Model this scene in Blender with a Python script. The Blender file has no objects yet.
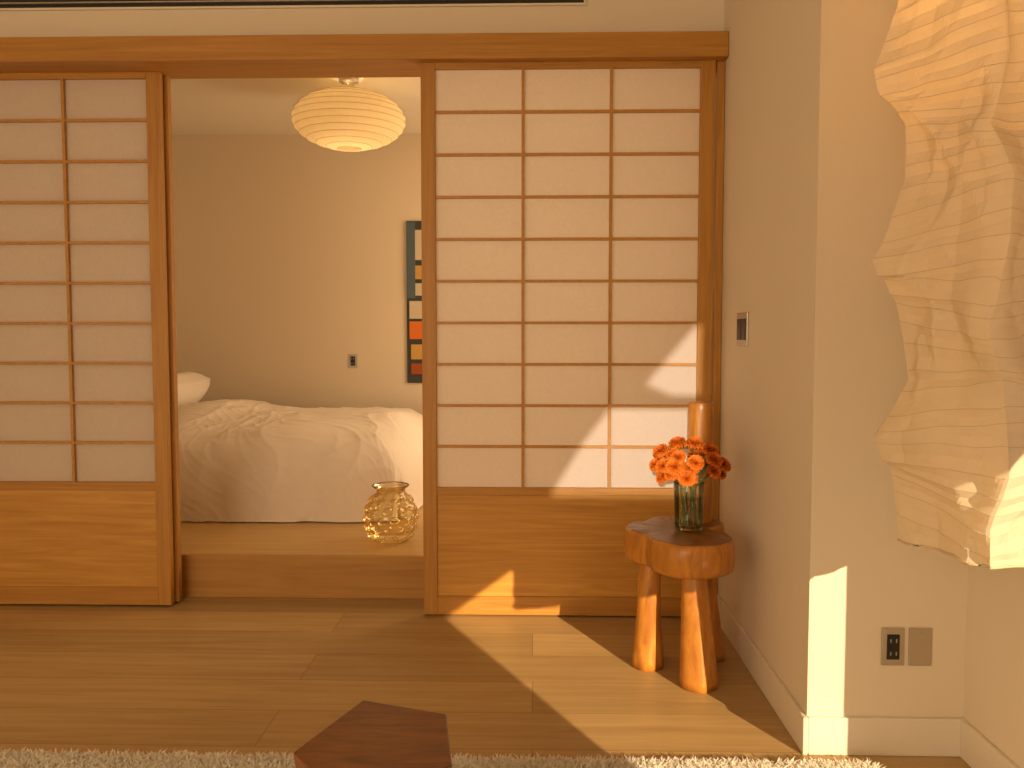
import bpy, bmesh, math, random
from mathutils import Vector, noise, Matrix
random.seed(7)
scene=bpy.context.scene
scene.view_settings.view_transform='Standard'
COL=scene.collection

# ---------------------------------------------------------------- materials
def newmat(name):
    m=bpy.data.materials.new(name); m.use_nodes=True
    nt=m.node_tree; nt.nodes.clear()
    out=nt.nodes.new('ShaderNodeOutputMaterial')
    return m,nt,out
def N(nt,t,**kw):
    n=nt.nodes.new(t)
    for k,v in kw.items():
        if k in n.inputs.keys(): n.inputs[k].default_value=v
        else: setattr(n,k,v)
    return n
def c4(c): return (c[0],c[1],c[2],1)
def coords(nt,scale=(1,1,1),rot=(0,0,0)):
    tc=nt.nodes.new('ShaderNodeTexCoord'); mp=nt.nodes.new('ShaderNodeMapping')
    mp.inputs['Scale'].default_value=scale; mp.inputs['Rotation'].default_value=rot
    nt.links.new(tc.outputs['Object'],mp.inputs['Vector']); return mp
def ramp(nt,stops):
    r=nt.nodes.new('ShaderNodeValToRGB'); e=r.color_ramp.elements
    e[0].position=stops[0][0]; e[0].color=c4(stops[0][1]); e[1].position=stops[-1][0]; e[1].color=c4(stops[-1][1])
    for p,c in stops[1:-1]:
        x=e.new(p); x.color=c4(c)
    return r
def wood(name,dark,light,scale,rough=.45,bump=.08,mid=None,dist=1.2,detail=6):
    m,nt,out=newmat(name)
    b=N(nt,'ShaderNodeBsdfPrincipled',Roughness=rough)
    mp=coords(nt,scale)
    n=N(nt,'ShaderNodeTexNoise',Scale=1.0,Detail=detail,Roughness=.6,Distortion=dist)
    nt.links.new(mp.outputs[0],n.inputs['Vector'])
    mid=mid or tuple((a+c)/2 for a,c in zip(dark,light))
    r=ramp(nt,[(.25,dark),(.5,mid),(.75,light)])
    nt.links.new(n.outputs['Fac'],r.inputs[0]); nt.links.new(r.outputs[0],b.inputs['Base Color'])
    bp=N(nt,'ShaderNodeBump',Strength=bump,Distance=.01)
    nt.links.new(n.outputs['Fac'],bp.inputs['Height']); nt.links.new(bp.outputs[0],b.inputs['Normal'])
    nt.links.new(b.outputs[0],out.inputs[0]); return m
def plain(name,col,rough=.5,metal=0,bumps=0,bscale=200,var=0):
    m,nt,out=newmat(name)
    b=N(nt,'ShaderNodeBsdfPrincipled',Roughness=rough,Metallic=metal)
    b.inputs['Base Color'].default_value=c4(col)
    mp=coords(nt)
    n=N(nt,'ShaderNodeTexNoise',Scale=bscale,Detail=3)
    nt.links.new(mp.outputs[0],n.inputs['Vector'])
    if bumps:
        bp=N(nt,'ShaderNodeBump',Strength=bumps,Distance=.005)
        nt.links.new(n.outputs['Fac'],bp.inputs['Height']); nt.links.new(bp.outputs[0],b.inputs['Normal'])
    if var:
        r=ramp(nt,[(.3,tuple(x*(1-var) for x in col)),(.7,tuple(min(1,x*(1+var)) for x in col))])
        nt.links.new(n.outputs['Fac'],r.inputs[0]); nt.links.new(r.outputs[0],b.inputs['Base Color'])
    nt.links.new(b.outputs[0],out.inputs[0]); return m
def paper(name,col,trans=.35,nscale=60,bump=.1,tcol=None):
    m,nt,out=newmat(name)
    mp=coords(nt)
    n=N(nt,'ShaderNodeTexNoise',Scale=nscale,Detail=6,Roughness=.7,Distortion=1.0)
    nt.links.new(mp.outputs[0],n.inputs['Vector'])
    r=ramp(nt,[(.3,tuple(x*.93 for x in col)),(.7,col)])
    nt.links.new(n.outputs['Fac'],r.inputs[0])
    d=N(nt,'ShaderNodeBsdfDiffuse'); t=N(nt,'ShaderNodeBsdfTranslucent')
    if tcol: t.inputs['Color'].default_value=c4(tcol)
    else: nt.links.new(r.outputs[0],t.inputs['Color'])
    nt.links.new(r.outputs[0],d.inputs['Color'])
    bp=N(nt,'ShaderNodeBump',Strength=bump,Distance=.005)
    nt.links.new(n.outputs['Fac'],bp.inputs['Height']); nt.links.new(bp.outputs[0],d.inputs['Normal'])
    mx=N(nt,'ShaderNodeMixShader'); mx.inputs[0].default_value=trans
    nt.links.new(d.outputs[0],mx.inputs[1]); nt.links.new(t.outputs[0],mx.inputs[2])
    nt.links.new(mx.outputs[0],out.inputs[0]); return m
def thinglass(name,face,edge,rough=.03,spec=1.0):
    m,nt,out=newmat(name)
    lw=N(nt,'ShaderNodeLayerWeight',Blend=.45)
    r=ramp(nt,[(.15,face),(.95,edge)]); nt.links.new(lw.outputs['Facing'],r.inputs[0])
    t=N(nt,'ShaderNodeBsdfTransparent'); nt.links.new(r.outputs[0],t.inputs['Color'])
    g=N(nt,'ShaderNodeBsdfGlossy',Roughness=rough); g.inputs['Color'].default_value=(1,.97,.9,1)
    fr=N(nt,'ShaderNodeFresnel',IOR=1.5)
    mt=nt.nodes.new('ShaderNodeMath'); mt.operation='MULTIPLY_ADD'; mt.inputs[1].default_value=.9*spec; mt.inputs[2].default_value=.02
    nt.links.new(fr.outputs[0],mt.inputs[0])
    mx=N(nt,'ShaderNodeMixShader'); nt.links.new(mt.outputs[0],mx.inputs[0])
    nt.links.new(t.outputs[0],mx.inputs[1]); nt.links.new(g.outputs[0],mx.inputs[2])
    nt.links.new(mx.outputs[0],out.inputs[0]); return m

M_wall=plain('plaster_white',(.78,.69,.56),.9,0,.04,120)
M_wallbed=plain('plaster_bedroom',(.80,.68,.52),.9,0,.04,120)
M_ceil=plain('plaster_ceiling',(.84,.77,.65),.9)
M_trim=plain('painted_trim',(.80,.73,.62),.5)
M_cedX=wood('cedar_grain_x',(.37,.160,.026),(.56,.280,.052),(1.6,40,40))
M_cedZ=wood('cedar_grain_z',(.37,.160,.026),(.56,.280,.052),(40,40,1.6))
M_board=wood('cedar_board',(.45,.205,.035),(.65,.345,.070),(1.2,30,26),.42,.05,dist=2.5)
M_kum=wood('cedar_lattice',(.44,.20,.040),(.58,.29,.065),(30,30,30))
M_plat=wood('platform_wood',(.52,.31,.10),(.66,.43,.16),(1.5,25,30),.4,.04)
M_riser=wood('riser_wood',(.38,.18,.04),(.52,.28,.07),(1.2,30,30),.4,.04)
M_paper=paper('shoji_paper',(.86,.77,.69),.36)
M_lant=paper('pendant_paper',(.90,.79,.55),.45,30,.1)
M_akari=paper('crumpled_paper',(.88,.79,.64),.36,45,.25,tcol=(.92,.72,.42))
M_linen=plain('linen_white',(.90,.81,.72),.95,0,.12,400)
M_black=plain('black_plastic',(.015,.013,.012),.4)
M_steel=plain('steel_plate',(.55,.50,.43),.35,.9)
M_dark=plain('slot_black',(.02,.018,.016),.7)
M_rug=paper('wool_pile',(.97,.93,.85),.4,40,0)
M_stool=wood('orange_log_wood',(.32,.105,.016),(.72,.32,.05),(14,14,3.5),.32,.1,dist=2)
M_stooltop=wood('log_end_grain',(.11,.042,.012),(.42,.18,.045),(9,9,9),.33,.08,dist=3)
M_walnut=wood('dark_walnut',(.09,.028,.009),(.28,.095,.024),(5,22,5),.28,.05,dist=2)
M_glass=thinglass('clear_glass',(.97,.97,.92),(.70,.76,.62))
M_amber=thinglass('amber_glass',(.97,.91,.68),(.78,.50,.12),.04,.9)
M_stem=plain('flower_stem',(.06,.12,.025),.6)
M_pet=plain('marigold_petal',(.88,.20,.010),.65,0,0,60,.3)
M_water=thinglass('vase_water',(.92,.94,.80),(.70,.76,.52),.0,.3)

# floor planks
m,nt,out=newmat('oak_planks'); M_floor=m
b=N(nt,'ShaderNodeBsdfPrincipled',Roughness=.45)
mp=coords(nt)
br=N(nt,'ShaderNodeTexBrick',Scale=1.0); br.offset=.37; br.squash=1
br.inputs['Brick Width'].default_value=2.1; br.inputs['Row Height'].default_value=.23
br.inputs['Mortar Size'].default_value=.0016; br.inputs['Mortar Smooth'].default_value=.3; br.inputs['Bias'].default_value=0
br.inputs['Color1'].default_value=(0,0,0,1); br.inputs['Color2'].default_value=(1,1,1,1); br.inputs['Mortar'].default_value=(.5,.5,.5,1)
nt.links.new(mp.outputs[0],br.inputs['Vector'])
mp2=coords(nt,(1.6,26,1))
add=nt.nodes.new('ShaderNodeVectorMath'); add.operation='ADD'
sc=nt.nodes.new('ShaderNodeVectorMath'); sc.operation='SCALE'; sc.inputs['Scale'].default_value=17
nt.links.new(br.outputs['Color'],sc.inputs[0]); nt.links.new(mp2.outputs[0],add.inputs[0]); nt.links.new(sc.outputs[0],add.inputs[1])
n=N(nt,'ShaderNodeTexNoise',Scale=1.0,Detail=7,Roughness=.6,Distortion=.8)
nt.links.new(add.outputs[0],n.inputs['Vector'])
r=ramp(nt,[(.25,(.44,.280,.118)),(.5,(.54,.36,.16)),(.75,(.63,.44,.21))]); nt.links.new(n.outputs['Fac'],r.inputs[0])
r2=ramp(nt,[(0,(.78,.78,.76)),(1,(1.0,1.0,1.0))]); nt.links.new(br.outputs['Color'],r2.inputs[0])
mul=N(nt,'ShaderNodeMixRGB',blend_type='MULTIPLY'); mul.inputs[0].default_value=1
nt.links.new(r.outputs[0],mul.inputs[1]); nt.links.new(r2.outputs[0],mul.inputs[2])
mort=N(nt,'ShaderNodeMixRGB'); mort.inputs[2].default_value=(.28,.17,.07,1)
nt.links.new(br.outputs['Fac'],mort.inputs[0]); nt.links.new(mul.outputs[0],mort.inputs[1])
nt.links.new(mort.outputs[0],b.inputs['Base Color'])
bp=N(nt,'ShaderNodeBump',Strength=.05,Distance=.01); nt.links.new(n.outputs['Fac'],bp.inputs['Height']); nt.links.new(bp.outputs[0],b.inputs['Normal'])
nt.links.new(b.outputs[0],out.inputs[0])

# ---------------------------------------------------------------- helpers
def obj(name,verts,faces,mats,parent=None,smooth=False,mi=None):
    me=bpy.data.meshes.new(name); me.from_pydata([tuple(v) for v in verts],[],faces)
    if not isinstance(mats,(list,tuple)): mats=[mats]
    for mm in mats: me.materials.append(mm)
    if mi: me.polygons.foreach_set('material_index',mi)
    if smooth: me.polygons.foreach_set('use_smooth',[True]*len(me.polygons))
    me.update()
    o=bpy.data.objects.new(name,me); COL.objects.link(o)
    if parent: o.parent=parent
    return o
def boxgeo(x0,x1,y0,y1,z0,z1,off=0):
    v=[(x0,y0,z0),(x1,y0,z0),(x1,y1,z0),(x0,y1,z0),(x0,y0,z1),(x1,y0,z1),(x1,y1,z1),(x0,y1,z1)]
    f=[(0,3,2,1),(4,5,6,7),(0,1,5,4),(1,2,6,5),(2,3,7,6),(3,0,4,7)]
    return v,[tuple(i+off for i in q) for q in f]
def boxes(name,lst,mat,parent=None,bevel=0):
    V=[];F=[]
    for bx in lst:
        v,f=boxgeo(*bx,off=len(V)); V+=v;F+=f
    o=obj(name,V,F,mat,parent)
    if bevel:
        bm=o.modifiers.new('bevel','BEVEL'); bm.width=bevel; bm.segments=2; bm.limit_method='ANGLE'
    return o
def empty(name):
    e=bpy.data.objects.new(name,None); COL.objects.link(e); e.empty_display_size=.1; return e
def revolve(profile,cx,cy,seg=64,close=False,rfun=None):
    V=[];F=[]
    for (r,z) in profile:
        for i in range(seg):
            a=2*math.pi*i/seg
            rr=r if rfun is None else rfun(r,z,a)
            V.append((cx+rr*math.cos(a),cy+rr*math.sin(a),z))
    n=len(profile)
    for j in range(n-1):
        for i in range(seg):
            k=(i+1)%seg
            F.append((j*seg+i,j*seg+k,(j+1)*seg+k,(j+1)*seg+i))
    if close:
        F.append(tuple(range(seg-1,-1,-1))); F.append(tuple((n-1)*seg+i for i in range(seg)))
    return V,F
def tube(pts,rad,seg=8):
    V=[];F=[]
    for j,p in enumerate(pts):
        p=Vector(p)
        d=(Vector(pts[min(j+1,len(pts)-1)])-Vector(pts[max(j-1,0)])).normalized()
        a=d.orthogonal().normalized(); bb=d.cross(a)
        rr=rad[j] if isinstance(rad,(list,tuple)) else rad
        for i in range(seg):
            t=2*math.pi*i/seg
            V.append(p+a*rr*math.cos(t)+bb*rr*math.sin(t))
    for j in range(len(pts)-1):
        for i in range(seg):
            k=(i+1)%seg; F.append((j*seg+i,j*seg+k,(j+1)*seg+k,(j+1)*seg+i))
    F.append(tuple(range(seg-1,-1,-1))); F.append(tuple((len(pts)-1)*seg+i for i in range(seg)))
    return V,F
def merge(parts):
    V=[];F=[]
    for v,f in parts:
        o=len(V); V+=list(v); F+=[tuple(i+o for i in q) for q in f]
    return V,F

# ---------------------------------------------------------------- room shell
XW=.755; YC=2.30; XE=1.18; YF=3.46
boxes('floor',[(-3.3,1.3,-2.7,3.66,-.1,0)],M_floor)
boxes('ceiling',[(-3.3,1.3,-2.7,3.60,2.8,2.9)],M_ceil)
boxes('wall_north',[(-3.2,XW,YF,3.60,2.30,2.8),(-3.2,-2.70,YF,3.60,0,2.30)],M_wall)
boxes('wall_east',[(XW,1.30,YC,3.60,0,2.8)],M_wall)
WY0,WY1,WZ0,WZ1=.14,1.66,.05,1.21
boxes('wall_east_window_side',[(XE,1.30,-2.6,WY0,0,2.8),(XE,1.30,WY1,YC,0,2.8),(XE,1.30,WY0,WY1,0,WZ0),(XE,1.30,WY0,WY1,WZ1,2.8)],M_wall)
boxes('window_1',[(1.22,1.27,WY0,WY0+.02,WZ0,WZ1),(1.22,1.27,WY1-.03,WY1,WZ0,WZ1),(1.22,1.27,WY0+.02,WY1-.03,WZ0,WZ0+.03),(1.22,1.27,WY0+.02,WY1-.03,WZ1-.02,WZ1)],M_cedZ)
boxes('wall_west',[(-3.3,-3.2,-2.6,3.60,0,2.8)],M_wall)
# bedroom
boxes('bedroom_platform_floor',[(-3.1,.9,3.665,6.4,0,.186)],M_plat)
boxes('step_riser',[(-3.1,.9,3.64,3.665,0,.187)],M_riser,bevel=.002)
boxes('wall_bedroom_north',[(-3.1,.9,6.29,6.4,.186,2.62)],M_wallbed)
boxes('wall_bedroom_west',[(-3.2,-3.1,3.60,6.4,0,2.62)],M_wallbed)
boxes('wall_bedroom_east',[(.9,1.0,3.60,6.4,0,2.62)],M_wallbed)
boxes('ceiling_bedroom',[(-3.2,1.0,3.60,6.4,2.62,2.72)],M_ceil)
# south wall with openings, two of them shaped to cast the shoji light patch
SY=-2.6
S=Vector((-1.0,-6.0,2.4))
def thr(x,z):
    p=Vector((x,3.41,z)); t=(SY-S.y)/(p.y-S.y); q=S+(p-S)*t; return (q.x,q.z)
holes=[[thr(.07,.50),thr(.21,.727),thr(.31,.856),thr(.67,.856),thr(.67,.50)],
       [thr(.454,.955),thr(.648,1.186),thr(.67,1.19),thr(.67,.91),thr(.56,.91)],
       [(-3.1,.3),(-.9,.3),(-.9,2.6),(-3.1,2.6)]]
bm=bmesh.new(); es=[]
for loop in [[(-3.3,0),(1.3,0),(1.3,2.8),(-3.3,2.8)]]+holes:
    vs=[bm.verts.new((x,SY,z)) for x,z in loop]
    for i in range(len(vs)): es.append(bm.edges.new((vs[i],vs[(i+1)%len(vs)])))
bmesh.ops.triangle_fill(bm,use_beauty=True,edges=es)
me=bpy.data.meshes.new('wall_south'); bm.to_mesh(me); bm.free(); me.materials.append(M_wall)
COL.objects.link(bpy.data.objects.new('wall_south',me))
# header, jamb
boxes('trim_header_beam',[(-3.2,XW-.002,3.36,3.60,2.222,2.318)],M_cedX,bevel=.003)
boxes('trim_door_jamb',[(.722,XW-.002,3.42,3.60,0,2.222)],M_cedZ,bevel=.002)
# baseboards
def base(name,bx): boxes(name,[bx],M_trim,bevel=.003)
base('baseboard_east',(XW-.014,XW,YC-.014,3.40,0,.105))
base('baseboard_corner',(XW,XE,YC-.014,YC,0,.105))
base('baseboard_window_side',(XE-.014,XE,WY1,YC-.014,0,.105))
base('baseboard_west',(-3.2,-3.186,-2.6,3.46,0,.105))
# ac slot
e=empty('linear_air_diffuser')
boxes('slot',[(-3.0,.20,YF-.004,YF+.004,2.462,2.51)],M_dark,e)
boxes('blade',[(-3.0,.20,YF-.010,YF-.003,2.480,2.485)],M_steel,e)
boxes('lip',[(-3.01,.21,YF-.012,YF+.004,2.454,2.462),(-3.01,.21,YF-.012,YF+.004,2.51,2.518),(.20,.21,YF-.012,YF+.004,2.462,2.51)],M_trim,e)

# ---------------------------------------------------------------- shoji doors
def shoji(x0,x1,yf,th=.034):
    e=empty('shoji_door'); st=.057; z0=.008; z1=2.228
    zt=2.198; zb=.532; zr=.084
    boxes('stiles',[(x0,x0+st,yf,yf+th,z0,z1),(x1-st,x1,yf,yf+th,z0,z1)],M_cedZ,e,.002)
    boxes('rails',[(x0+st,x1-st,yf+.001,yf+th-.001,zt,z1),(x0+st,x1-st,yf+.001,yf+th-.001,zb-.032,zb),(x0+st,x1-st,yf+.001,yf+th-.001,z0,zr)],M_cedX,e,.0015)
    boxes('lower_board',[(x0+st,x1-st,yf+.009,yf+th-.009,zr,zb-.032)],M_board,e)
    xa,xb=x0+st,x1-st; L=[]
    for i in (1,2):
        x=xa+(xb-xa)*i/3; L.append((x-.006,x+.006,yf+.004,yf+.018,zb,zt))
    for j in range(1,10):
        z=zb+(zt-zb)*j/10; L.append((xa,xb,yf+.005,yf+.0175,z-.0055,z+.0055))
    boxes('lattice',L,M_kum,e)
    obj('paper',[(xa,yf+.021,zb),(xb,yf+.021,zb),(xb,yf+.021,zt),(xa,yf+.021,zt)],[(0,1,2,3)],M_paper,e)
    return e
shoji(-.445,.714,3.41)
shoji(-2.686,-1.527,3.50)
shoji(-2.674,-1.514,3.55)

# ---------------------------------------------------------------- bed
e=empty('bed')
boxes('mattress',[(-2.98,-.95,4.62,6.02,.187,.48)],M_linen,e,.05)
XL,XR,YFr,YB=-2.42,-.64,4.33,6.10
TOP=.605; R=.28
def fold(d):
    if d<=0: return d,0
    if d<R*math.pi/2: a=d/R; return R*math.sin(a),R*(1-math.cos(a))
    return R+(d-R*math.pi/2)*.06,R+(d-R*math.pi/2)
def ridge(p,w=.35):
    v=abs(noise.noise(p))
    return max(0,1-v/w)**2
V=[];F=[]
nx,ny=300,260
a0,a1=XL,XR-R+R*math.pi/2+.22
b0,b1=-(YB-.02),-(YFr+R)+R*math.pi/2+.22
for j in range(ny+1):
    for i in range(nx+1):
        a=a0+(a1-a0)*i/nx; bq=b0+(b1-b0)*j/ny
        hx,dx=fold(a-(XR-R)); hy,dy=fold(bq+(YFr+R))
        x=XR-R+hx if a>XR-R else a
        y=(YFr+R)-hy if bq>-(YFr+R) else -bq
        drop=max(dx,dy)+.35*min(dx,dy)
        if dx>0 and dy>0:
            x-=.25*min(dx,dy); y+=.25*min(dx,dy)
        big=noise.noise(Vector((a*1.2+3,bq*1.3,2)))*.05+.06*math.sin(max(0,min(1,(YB+bq)/1.6))*math.pi)
        wx=.25*noise.noise(Vector((a*1.7,bq*1.7,11))); wy=.25*noise.noise(Vector((a*1.7,bq*1.7,21)))
        aa,bb=a+wx,bq+wy
        q=Vector(((aa*.5-bb*.25)*1.4,(bb*.8+aa*.75)*3.0,5))
        rid=ridge(q,.36)*.015*(.4+.6*max(0,min(1,.5+noise.noise(Vector((a*1.5,bq*1.5,31)))*1.6)))
        q2=Vector((aa*4.5,(bb*.5-aa*.6)*3.0,9)); rid2=ridge(q2,.28)*.006
        q3=Vector((aa*7,(bb-aa*.8)*9.0,14)); rid2+=ridge(q3,.3)*.003
        fine=noise.fractal(Vector((a*6,bq*6,0)),1,2,3)*.003
        h=big+rid+rid2+fine
        hang=min(1,drop/.30)
        wav=math.sin(a*11+3*noise.noise(Vector((a*2,0,0)))*2)*.008+noise.noise(Vector((a*7,bq*1.2,3)))*.014
        if dy>=dx: y-= (wav+rid*.7+rid2*.6+.02)*hang
        else: x+= (math.sin(bq*10)*.012+rid*.6)*hang
        z=TOP-drop+h*(1-hang*.7)
        z+=.045*math.exp(-((a+2.0)/.22)**2)*(1-hang)
        V.append((x,y,max(z,.192+.003*noise.noise(Vector((a*20,bq*20,0))))))
for j in range(ny):
    for i in range(nx):
        k=j*(nx+1)+i; F.append((k,k+1,k+nx+2,k+nx+1))
obj('duvet',V,F,M_linen,e,True)
def pillow(name,cx,cy,cz,lx,ly,h,rot,tilt):
    V=[];F=[];n=28;M=Matrix.Translation((cx,cy,cz))@Matrix.Rotation(rot,4,'Z')@Matrix.Rotation(tilt,4,'Y')
    for s in (1,-1):
        for j in range(n+1):
            for i in range(n+1):
                u=-1+2*i/n; v=-1+2*j/n
                t=max(0,(1-u**4)*(1-v**4))**.5
                z=s*h*t+(noise.noise(Vector((u*2,v*2,cx*5)))*.02*t)
                pin=1-.06*(1-abs(v))**1*abs(u)**6
                V.append(M@Vector((u*lx*pin,v*ly*(1-.06*(1-abs(u))*abs(v)**6),z)))
    m_=(n+1)**2
    for s in range(2):
        for j in range(n):
            for i in range(n):
                k=s*m_+j*(n+1)+i; q=(k,k+1,k+n+2,k+n+1); F.append(q if s==0 else q[::-1])
    return obj(name,V,F,M_linen,e,True)
pillow('pillow_near',-2.62,4.98,.60,.27,.36,.10,0,-.3)
pillow('pillow_far',-2.52,5.60,.70,.29,.38,.13,.06,-.5)

# ---------------------------------------------------------------- bedroom wall hanging
m,nt,out=newmat('patchwork_textile'); M_art=m
b=N(nt,'ShaderNodeBsdfPrincipled',Roughness=.95)
nt.links.new(b.outputs[0],out.inputs[0]); mp=coords(nt); n=N(nt,'ShaderNodeTexNoise',Scale=300.0); nt.links.new(mp.outputs[0],n.inputs['Vector'])
b.inputs['Base Color'].default_value=(.06,.065,.06,1)
bp=N(nt,'ShaderNodeBump',Strength=.3,Distance=.003); nt.links.new(n.outputs['Fac'],bp.inputs['Height']); nt.links.new(bp.outputs[0],b.inputs['Normal'])
e=empty('patchwork_wall_hanging')
ax0,ax1,az0,az1=-.93,-.25,.795,1.985
boxes('cloth',[(ax0,ax1,6.275,6.288,az0,az1)],M_art,e)
pm=[plain('patch_cream',(.66,.56,.42),.95),plain('patch_orange',(.75,.19,.03),.95),plain('patch_slate',(.10,.14,.16),.95),plain('patch_ochre',(.62,.36,.10),.95),plain('patch_rust',(.38,.09,.03),.95)]
k=0
for (xa,xb,za,zb,mm) in [(-.885,-.78,1.70,1.92,0),(-.78,-.60,1.45,1.95,3),(-.93,-.865,1.42,1.975,2),(-.865,-.80,1.56,1.66,3),(-.865,-.80,1.44,1.53,0),(-.91,-.78,1.12,1.25,1),(-.91,-.79,1.27,1.40,0),(-.90,-.78,.97,1.08,3),(-.90,-.80,.86,.94,4),(-.76,-.5,.9,1.22,1),(-.58,-.3,1.3,1.9,0),(-.46,-.28,.85,1.2,2)]:
    boxes('patch_%d'%k,[(xa,xb,6.270-.0002*k,6.276,za,zb)],pm[mm],e); k+=1

# ---------------------------------------------------------------- plates
def plate_y(name,cx,cz,y,w,h,inner):
    e=empty(name)
    boxes('cover',[(cx-w/2,cx+w/2,y-.006,y,cz-h/2,cz+h/2)],M_steel,e,.0015)
    if inner:
        boxes('insert',[(cx-w*.27,cx+w*.27,y-.009,y-.005,cz-h*.33,cz+h*.33)],M_black,e,.001)
        L=[]
        for s in (-1,1):
            zc=cz+s*h*.17
            L+=[(cx-.009,cx-.006,y-.0098,y-.0088,zc-.005,zc+.005),(cx+.006,cx+.009,y-.0098,y-.0088,zc-.005,zc+.005)]
        boxes('sockets',L,M_steel,e)
    else:
        v,f=revolve([(.003,0),(.003,.002)],0,0,12,True)
        V=[(cx+a,y-.006-c_,cz+b_+h*.35) for a,b_,c_ in v]+[(cx+a,y-.006-c_,cz+b_-h*.35) for a,b_,c_ in v]
        obj('screws',V,f+[tuple(i+len(v) for i in q) for q in f],M_steel,e)
plate_y('wall_outlet',.982,.302,YC,.062,.104,True)
plate_y('blank_wall_plate',1.056,.302,YC,.062,.104,False)
plate_y('wall_outlet',-1.336,.957,6.29,.066,.105,True)
e=empty('light_switch')
boxes('cover',[(XW-.006,XW,3.00,3.15,1.110,1.230)],M_steel,e,.0015)
boxes('rockers',[(XW-.010,XW-.005,3.018,3.070,1.132,1.208),(XW-.010,XW-.005,3.080,3.132,1.132,1.208)],M_black,e,.001)

# ---------------------------------------------------------------- bedroom pendant
e=empty('paper_pendant_lamp'); cx,cy,cz=-1.06,4.95,2.385
prof=[];nr=15;
for k in range(nr*4+1):
    t=-math.pi/2+math.pi*k/(nr*4); t=max(-1.35,min(1.35,t))
    sc_=1-.022*abs(math.sin(k/4*math.pi))
    prof.append((.325*math.cos(t)*sc_+.0,cz+.165*math.sin(t)))
v,f=revolve(prof,cx,cy,72); obj('paper_shade',v,f,M_lant,e,True)
parts=[]
for k in range(1,nr):
    t=-math.pi/2+math.pi*k/nr; rr=.325*math.cos(t)+.001; zz=cz+.165*math.sin(t)
    if abs(t)<1.35: parts.append(tube([(cx+rr*math.cos(a*math.pi/30),cy+rr*math.sin(a*math.pi/30),zz) for a in range(61)],.0014,5))
v,f=merge(parts); obj('ribs',v,f,M_plat,e,True)
v,f=revolve([(.002,2.619),(.055,2.619),(.055,2.600),(.02,2.590),(.004,2.588),(.004,cz+.05),(.02,cz+.045),(.02,cz),(.001,cz)],cx,cy,32); obj('ceiling_canopy_and_cord',v,f,M_steel,e,True)
for k in range(4):
    a=k*math.pi/2+.4; v,f=tube([(cx+.07*math.cos(a),cy+.07*math.sin(a),cz+.16),(cx+.03*math.cos(a),cy+.03*math.sin(a),cz+.20),(cx,cy,2.60)],.002,6); obj('hanger_%d'%k,v,f,M_steel,e)

# ---------------------------------------------------------------- large crumpled lantern
e=empty('crumpled_paper_lantern')
Lz=[(.70,.747),(.85,.725),(.953,.688),(1.065,.757),(1.196,.726),(1.33,.678),(1.46,.740),(1.56,.738),(1.68,.680),(1.73,.672),(1.82,.715),(1.95,.735),(2.08,.69),(2.2,.72),(2.32,.70)]
Nz=[(.70,.882),(.80,.878),(.90,.904),(1.02,.892),(1.17,.866),(1.33,.893),(1.42,.895),(1.54,.860),(1.68,.885),(1.82,.872),(1.95,.892),(2.1,.868),(2.32,.885)]
def itp(tab,z):
    for (a,b_),(c_,d) in zip(tab,tab[1:]):
        if a<=z<=c_: return b_+(d-b_)*(z-a)/(c_-a)
    return tab[-1][1] if z>tab[-1][0] else tab[0][1]
ZB,ZT=.715,2.32
RIB=4; NR=44; nz=NR*RIB; per=36; V=[];F=[]
rs=random.Random(21)
ribj=[0]+[rs.uniform(-.006,.006) for _ in range(NR-1)]+[0]
tiltA=[0]*(NR+1); tiltB=[0]*(NR+1)
for r_ in range(1,NR):
    z=ZB+(ZT-ZB)*r_/NR
    tiltA[r_]=.028*math.sin(z*17+.6)+rs.uniform(-.006,.006)
    tiltB[r_]=.018*math.sin(z*15+2.0)+rs.uniform(-.006,.006)
# coarse crumple lattice -> hard facets: rows every RB ribs, columns CW per side
RB=2; CW=5
NG=NR//RB+2
G=[[rs.uniform(-1,1) for _ in range(5*CW)] for _ in range(NG)]
GX=[[rs.uniform(-.35,.35) for _ in range(5*CW)] for _ in range(NG)]
def crumple(s,t,rr_):
    g=rr_/RB; g0=int(g); fg=g-g0
    c=(s+t)*CW; 
    c+= .35*noise.noise(Vector((s+t*2,g*.9,3)))
    c%=5*CW
    c0=int(c)%(5*CW); fc=c-int(c); c1=(c0+1)%(5*CW)
    a,b_,c_,d=G[g0][c0],G[g0][c1],G[g0+1][c0],G[g0+1][c1]
    if (g0+c0)%2==0:
        if fc+fg<1: return a+(b_-a)*fc+(c_-a)*fg
        return d+(c_-d)*(1-fc)+(b_-d)*(1-fg)
    if fc>fg: return a+(b_-a)*fc+(d-b_)*fg
    return a+(c_-a)*fg+(d-c_)*fc
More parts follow.
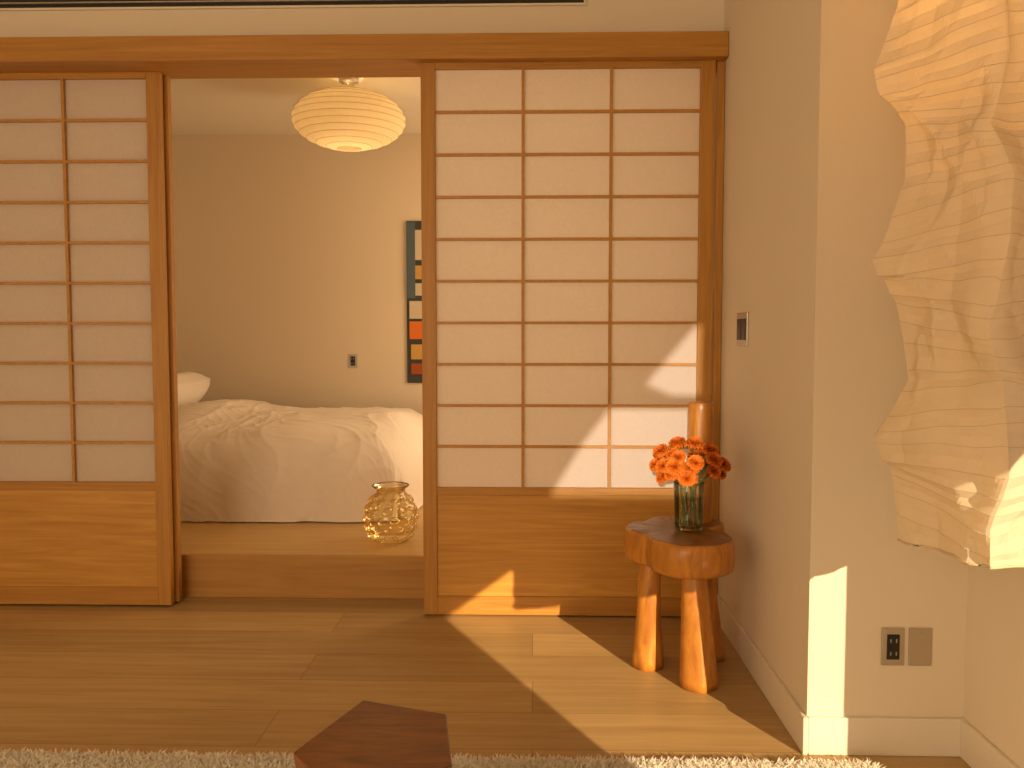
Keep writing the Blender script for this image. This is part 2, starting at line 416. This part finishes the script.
for j in range(nz+1):
    z0=ZB+(ZT-ZB)*j/nz; rf_=j/RIB; ri=min(int(rf_),NR-1); fr=rf_-ri
    xl=itp(Lz,z0); xn=itp(Nz,z0)
    cor=[Vector((xl*1.045,1.808)),Vector((xn*.972,1.585+.6*(.885-xn))),Vector((1.09+.04*math.sin(z0*14),1.67)),Vector((1.11+.03*math.sin(z0*11+1),1.88)),Vector((.95,2.03+.03*math.sin(z0*13)))]
    for s in range(5):
        A=cor[s];B=cor[(s+1)%5]; d=(B-A).normalized(); nrm=Vector((d.y,-d.x))
        for i in range(per):
            t=i/per
            def off(r_):
                if s==0: v_=(tiltA[r_]*(1-t)-tiltB[r_]*t)
                elif s==1: v_=-tiltB[r_]*(1-t)+tiltB[r_]*t
                elif s==4: v_=tiltA[r_]*t
                else: v_=tiltB[r_]*(1-t)*(1 if s==2 else 0)
                return ribj[r_]+v_+.006*noise.noise(Vector((t*3+s*4,r_*.7,1)))
            zz=z0+(off(ri)*(1-fr)+off(ri+1)*fr)*(1 if 0<j<nz else 0)
            p=A.lerp(B,t)
            w=min(1,4*t*(1-t)*1.8)
            sag=.0045*(1-abs(2*fr-1))
            large=noise.noise(Vector((t*1.6+s*3,z0*4,8)))*.014
            p=p+nrm*((-sag+crumple(s,t,rf_)*.0125+large)*(w*.85+.15))
            if j==0: zz=ZB+.008*noise.noise(Vector((t*4+s*3,0,7)))
            V.append((p.x,p.y,zz))
ring=5*per
for j in range(nz):
    for i in range(ring):
        k=(i+1)%ring; F.append((j*ring+i,j*ring+k,(j+1)*ring+k,(j+1)*ring+i))
F.append(tuple(nz*ring+i for i in range(ring)))
obj('paper_shade',V,F,M_akari,e,False)
parts=[]
M_rib=plain('bamboo_rib',(.68,.53,.33),.7)
for j in range(0,nz+1,RIB):
    parts.append(tube([Vector(V[j*ring+i%ring]) for i in range(0,ring+1,1)],.0007 if j else .003,5))
v,f=merge(parts); obj('ribs',v,f,M_rib,e,True)
v,f=tube([(.92,1.80,2.79),(.92,1.80,2.05)],.004,8); obj('cord',v,f,M_steel,e,True)
v,f=revolve([(.001,2.799),(.05,2.799),(.05,2.775),(.006,2.765)],.92,1.80,24); obj('canopy',v,f,M_steel,e,True)
m,nt,out=newmat('bulb_glow'); em=N(nt,'ShaderNodeEmission',Strength=8.0); em.inputs['Color'].default_value=(1,.62,.24,1); nt.links.new(em.outputs[0],out.inputs[0])
v,f=revolve([(.001,1.94),(.02,1.945),(.034,1.97),(.03,2.0),(.014,2.035),(.013,2.05),(.001,2.05)],.92,1.80,24); obj('bulb',v,f,m,e,True)

# ---------------------------------------------------------------- log stool with back post
e=empty('carved_log_stool')
circ=[(.525,2.79,.140),(.432,2.925,.114),(.580,3.02,.105),(.50,3.03,.09)]
C0=Vector((.50,2.90))
def rad(a):
    d=Vector((math.cos(a),math.sin(a))); best=0
    for x,y,r_ in circ:
        o=Vector((x,y))-C0; bb=o.dot(d); disc=bb*bb-(o.length_squared-r_*r_)
        if disc>0:
            t=bb+math.sqrt(disc); best=max(best,t)
    return best
ns=120
rr=[rad(2*math.pi*i/ns) for i in range(ns)]
for _ in range(8): rr=[(rr[i-1]+rr[i]*2+rr[(i+1)%ns])/4 for i in range(ns)]
V=[];F=[];mi=[]
lev=[(.375,.80),(.375,.92),(.383,.975),(.40,1.0),(.43,1.012),(.46,1.0),(.476,.985),(.484,.955),(.485,.90),(.4845,.6),(.484,.3)]
for li,(z,s) in enumerate(lev):
    for i in range(ns):
        a=2*math.pi*i/ns; r_=rr[i]*s*(1+.02*noise.noise(Vector((math.cos(a)*3,math.sin(a)*3,z*9))))
        V.append((C0.x+r_*math.cos(a),C0.y+r_*math.sin(a),z+.003*noise.noise(Vector((math.cos(a)*4,math.sin(a)*4,1)))))
for j in range(len(lev)-1):
    for i in range(ns):
        k=(i+1)%ns; F.append((j*ns+i,j*ns+k,(j+1)*ns+k,(j+1)*ns+i)); mi.append(1 if j>=7 else 0)
F.append(tuple(range(ns-1,-1,-1)));mi.append(0)
F.append(tuple((len(lev)-1)*ns+i for i in range(ns)));mi.append(1)
obj('seat',V,F,[M_stool,M_stooltop],e,True,mi)
def leg(name,top,bot,r0,r1,z0=.0,z1=.39,n=14,mat=M_stool,seed=0):
    V=[];F=[];seg=28
    for j in range(n+1):
        t=j/n; c=Vector(bot).lerp(Vector(top),t); z=z0+(z1-z0)*t
        r_=r1+(r0-r1)*(t**.8)
        if t<.06: r_*=.94+.06*t/.06
        for i in range(seg):
            a=2*math.pi*i/seg; fac=1+.07*noise.noise(Vector((math.cos(a)*1.5+seed,math.sin(a)*1.5,z*5)))+.03*math.cos(5*a+seed)
            V.append((c.x+r_*fac*math.cos(a),c.y+r_*fac*math.sin(a),z))
    for j in range(n):
        for i in range(seg):
            k=(i+1)%seg; F.append((j*seg+i,j*seg+k,(j+1)*seg+k,(j+1)*seg+i))
    F.append(tuple(range(seg-1,-1,-1)));F.append(tuple(n*seg+i for i in range(seg)))
    return obj(name,V,F,mat,e,True)
leg('leg_front',(.535,2.79),(.545,2.745),.040,.066,seed=1)
leg('leg_left',(.410,2.94),(.400,2.905),.034,.054,seed=2)
leg('leg_rear',(.60,2.98),(.640,2.985),.032,.048,seed=3)
o=leg('back_post',(.603,3.05),(.600,3.04),.043,.046,.47,.912,16,M_stool,5)
bv=o.modifiers.new('b','BEVEL'); bv.width=.006; bv.segments=2; bv.limit_method='ANGLE'; bv.angle_limit=1.0

# ---------------------------------------------------------------- flower vase
e=empty('glass_vase_with_orange_flowers'); vx,vy,vz=.532,2.88,.4865
prof=[(.001,vz),(.040,vz),(.047,vz+.004),(.048,vz+.03),(.050,vz+.12),(.052,vz+.162),(.0505,vz+.165)]
v,f=revolve(prof,vx,vy,48); obj('glass',v,f,M_glass,e,True)
v,f=tube([(vx+.051*math.cos(a*math.pi/24),vy+.051*math.sin(a*math.pi/24),vz+.164) for a in range(49)],.0016,6); obj('rim',v,f,M_glass,e,True)
v,f=revolve([(.001,vz+.0125),(.0445,vz+.0125),(.0455,vz+.03),(.0475,vz+.105),(.001,vz+.105)],vx,vy,40); obj('water',v,f,M_water,e,True)
heads=[];parts=[]
HC=Vector((vx-.006,vy,.716))
tries=0
while len(heads)<30 and tries<8000:
    tries+=1
    d=Vector((random.uniform(-1,1),random.uniform(-1,1),random.uniform(-.6,1)))
    if d.length>1 or d.length<.62: continue
    p=HC+Vector((d.x*.125,d.y*.10,d.z*.078))
    if all((p-q).length>.036 for q in heads): heads.append(p)
def head(c,R_,up):
    V=[];F=[]
    rot=up.to_track_quat('Z','Y').to_matrix()
    for ringi,(cnt,tilt,ln) in enumerate([(9,1.65,.95),(10,1.30,1.0),(10,1.0,1.0),(9,.72,.98),(8,.45,.95),(6,.2,.93)]):
        for k in range(cnt):
            a=2*math.pi*(k+.5*(ringi%2))/cnt+random.uniform(-.2,.2); L=R_*ln*random.uniform(.9,1.08); w=R_*.5
            o=len(V); nu,nv=4,8
            for i in range(nu+1):
                s=i/nu
                for j in range(nv+1):
                    t=-1+2*j/nv
                    ww=w*(.2+.8*s**.7)*t
                    ruff=R_*.17*s*s*math.sin(j*2.2+k*1.7+ringi)+R_*.05*random.uniform(-1,1)*s
                    th=tilt*(.6+.4*s)
                    end=R_*(-.10*t*t+.05*math.sin(j*3.1+k))*s
                    px=(L*s+end)*math.sin(th); pz=(L*s+end)*math.cos(th)*.8+ruff
                    p=Vector((px*math.cos(a)-ww*math.sin(a),px*math.sin(a)+ww*math.cos(a),pz))
                    V.append(c+rot@(p-Vector((0,0,R_*.35))))
            for i in range(nu):
                for j in range(nv):
                    q=o+i*(nv+1)+j; F.append((q,q+1,q+nv+2,q+nv+1))
    return V,F
fl=[]
for p in heads:
    up=(p-Vector((vx,vy,.62))).normalized(); up=(up+Vector((0,-.25,.2))).normalized()
    fl.append(head(p,random.uniform(.026,.031),up))
    base_=Vector((vx+random.uniform(-.028,.028),vy+random.uniform(-.028,.028),vz+.015))
    neck=Vector((vx+(p.x-vx)*.28,vy+(p.y-vy)*.28,vz+.158))
    if len(parts)<15: parts.append(tube([base_,base_.lerp(neck,.5),neck,neck.lerp(p,.6)+Vector((0,0,.008)),p-up*.012],.0016,6))
    else: parts.append(tube([neck,neck.lerp(p,.6)+Vector((0,0,.008)),p-up*.012],.0016,6))
v,f=merge(fl); obj('blossoms',v,f,M_pet,e,True)
for k in range(16):
    a=random.uniform(0,6.28); c=Vector((vx+.03*math.cos(a),vy+.03*math.sin(a),vz+random.uniform(.12,.19)))
    d=Vector((math.cos(a),math.sin(a),random.uniform(.2,.9))).normalized(); s=d.cross(Vector((0,0,1))).normalized(); L=random.uniform(.03,.055)
    if c.z<vz+.155: L*=.35; c=Vector((vx+.015*math.cos(a),vy+.015*math.sin(a),c.z))
    parts.append(([c,c+d*L*.5+s*L*.18,c+d*L,c+d*L*.5-s*L*.18],[(0,1,2,3)]))
v,f=merge(parts); obj('stems_and_leaves',v,f,M_stem,e,False)

# ---------------------------------------------------------------- amber bubble vase
e=empty('amber_glass_vase'); ax,ay,az=-.665,3.93,.187
def rf(r_,z,a):
    h=(z-az)
    if h<.02 or h>.215 or r_<.06: return r_
    row=h/.044; ri=math.floor(row); ph=(a/(2*math.pi)*12+.5*(ri%2))%1
    dd=math.hypot((ph-.5)*1.0,(row-ri-.5))
    return r_+.013*math.sqrt(max(0,1-(dd/.40)**2))
outer=[]
for k in range(70):
    t=k/69; h=.004+t*.216
    r_=.119*math.sin(math.pi*(.20+.62*t))**.7
    outer.append((r_,az+h))
neck=[(.068,az+.227),(.064,az+.235),(.068,az+.245),(.080,az+.253),(.086,az+.259),(.084,az+.264),(.080,az+.261)]
v,f=revolve([(.001,az),(.07,az)]+outer+neck,ax,ay,192,rfun=rf)
obj('glass_body',v,f,M_amber,e,True)
v,f=tube([(ax+.084*math.cos(a*math.pi/32),ay+.084*math.sin(a*math.pi/32),az+.261) for a in range(65)],.0033,8); obj('rim',v,f,M_amber,e,True)

# ---------------------------------------------------------------- faceted dark stool
top=[(-.421,1.441),(-.340,1.660),(-.165,1.601),(-.135,1.40),(-.28,1.27)]
cx=sum(p[0] for p in top)/5; cy=sum(p[1] for p in top)/5
V=[];F=[]
for z,s,tw in [(.042,.78,.5),(.20,.62,.25),(.33,.92,.06),(.42,1.0,0)]:
    for x,y in top:
        dx,dy=(x-cx)*s,(y-cy)*s
        V.append((cx+dx*math.cos(tw)-dy*math.sin(tw),cy+dx*math.sin(tw)+dy*math.cos(tw),z))
for j in range(3):
    for i in range(5):
        k=(i+1)%5; a,b_,c_,d=j*5+i,j*5+k,(j+1)*5+k,(j+1)*5+i
        F+=[(a,c_,b_),(a,d,c_)]
F.append((0,1,2,3,4));F.append((19,18,17,16,15))
o=obj('faceted_wood_stool',V,F,M_walnut)
bm=bmesh.new(); bm.from_mesh(o.data); bmesh.ops.recalc_face_normals(bm,faces=bm.faces); bm.to_mesh(o.data); bm.free()
bv=o.modifiers.new('b','BEVEL'); bv.width=.006; bv.segments=3; bv.limit_method='ANGLE'

# ---------------------------------------------------------------- rug
e=empty('shag_rug'); rx0,rx1,ry0,ry1=-2.6,.90,-.4,2.20
boxes('backing',[(rx0,rx1,ry0,ry1,.001,.018)],M_rug,e)
V=[];F=[]
for k in range(130000):
    if k<80000: x=random.uniform(-1.7,rx1); y=random.uniform(1.7,ry1)
    else: x=random.uniform(rx0,rx1); y=random.uniform(ry0,ry1)
    a=random.uniform(0,6.283); w=.003; h=random.uniform(.010,.022); lean=random.uniform(.006,.022); b_=random.uniform(0,6.283)
    cxx,cyy=math.cos(a)*w,math.sin(a)*w; lx,ly=math.cos(b_)*lean,math.sin(b_)*lean
    o=len(V)
    V+= [(x-cxx,y-cyy,.016),(x+cxx,y+cyy,.016),(x+cxx+lx*.4,y+cyy+ly*.4,.016+h*.65),(x-cxx+lx*.4,y-cyy+ly*.4,.016+h*.65),(x+lx,y+ly,.016+h)]
    F+= [(o,o+1,o+2,o+3),(o+3,o+2,o+4)]
obj('pile',V,F,M_rug,e)

# ---------------------------------------------------------------- lights
def light(name,typ,loc,energy,col,**kw):
    l=bpy.data.lights.new(name,typ); l.energy=energy; l.color=col
    for k,v in kw.items(): setattr(l,k,v)
    o=bpy.data.objects.new(name,l); o.location=loc; COL.objects.link(o); return o
def aim(o,d): o.rotation_euler=Vector(d).to_track_quat('-Z','Y').to_euler()
el=math.radians(18.5); az_=math.radians(27)
sun=light('sun','SUN',(4,-4,4),6.8,(1,.73,.42),angle=.008); aim(sun,(-math.sin(az_)*math.cos(el),math.cos(az_)*math.cos(el),-math.sin(el)))
o=light('south_fill','AREA',(-2.0,SY+.05,1.45),68,(1,.75,.47),shape='RECTANGLE',size=2.1,size_y=2.2); aim(o,(.15,1,0))  # added fill for the living room, at an unseen opening behind the camera
o=light('bedroom_side_light','AREA',(.86,5.1,1.4),32,(1,.72,.42),shape='RECTANGLE',size=1.3,size_y=1.5); aim(o,(-1,0,0))  # unseen area light added before the solid bedroom east wall, no window built
o=light('shoji_patch_spot','SPOT',S,3300,(1,.84,.66),shadow_soft_size=.012,spot_size=math.radians(9),spot_blend=.05); aim(o,Vector((.42,3.41,.83))-S)  # added spot behind the south wall, makes the bright patch on the shoji
light('lantern_lamp','POINT',(.92,1.80,1.99),16,(1,.56,.18),shadow_soft_size=.04)
light('pendant_lamp','POINT',(-1.06,4.95,2.37),2.6,(1,.68,.34),shadow_soft_size=.04)
w=bpy.data.worlds.new('sky'); scene.world=w; w.use_nodes=True
bg=w.node_tree.nodes['Background']; bg.inputs[0].default_value=(1,.80,.56,1); bg.inputs[1].default_value=.45

cam=bpy.data.cameras.new('camera'); cam.sensor_width=36; cam.lens=850*36/1024; cam.clip_start=.05
co=bpy.data.objects.new('camera',cam); co.location=(0,0,1.15); co.rotation_euler=(math.radians(90-3.3),0,math.radians(1.4)); COL.objects.link(co); scene.camera=co
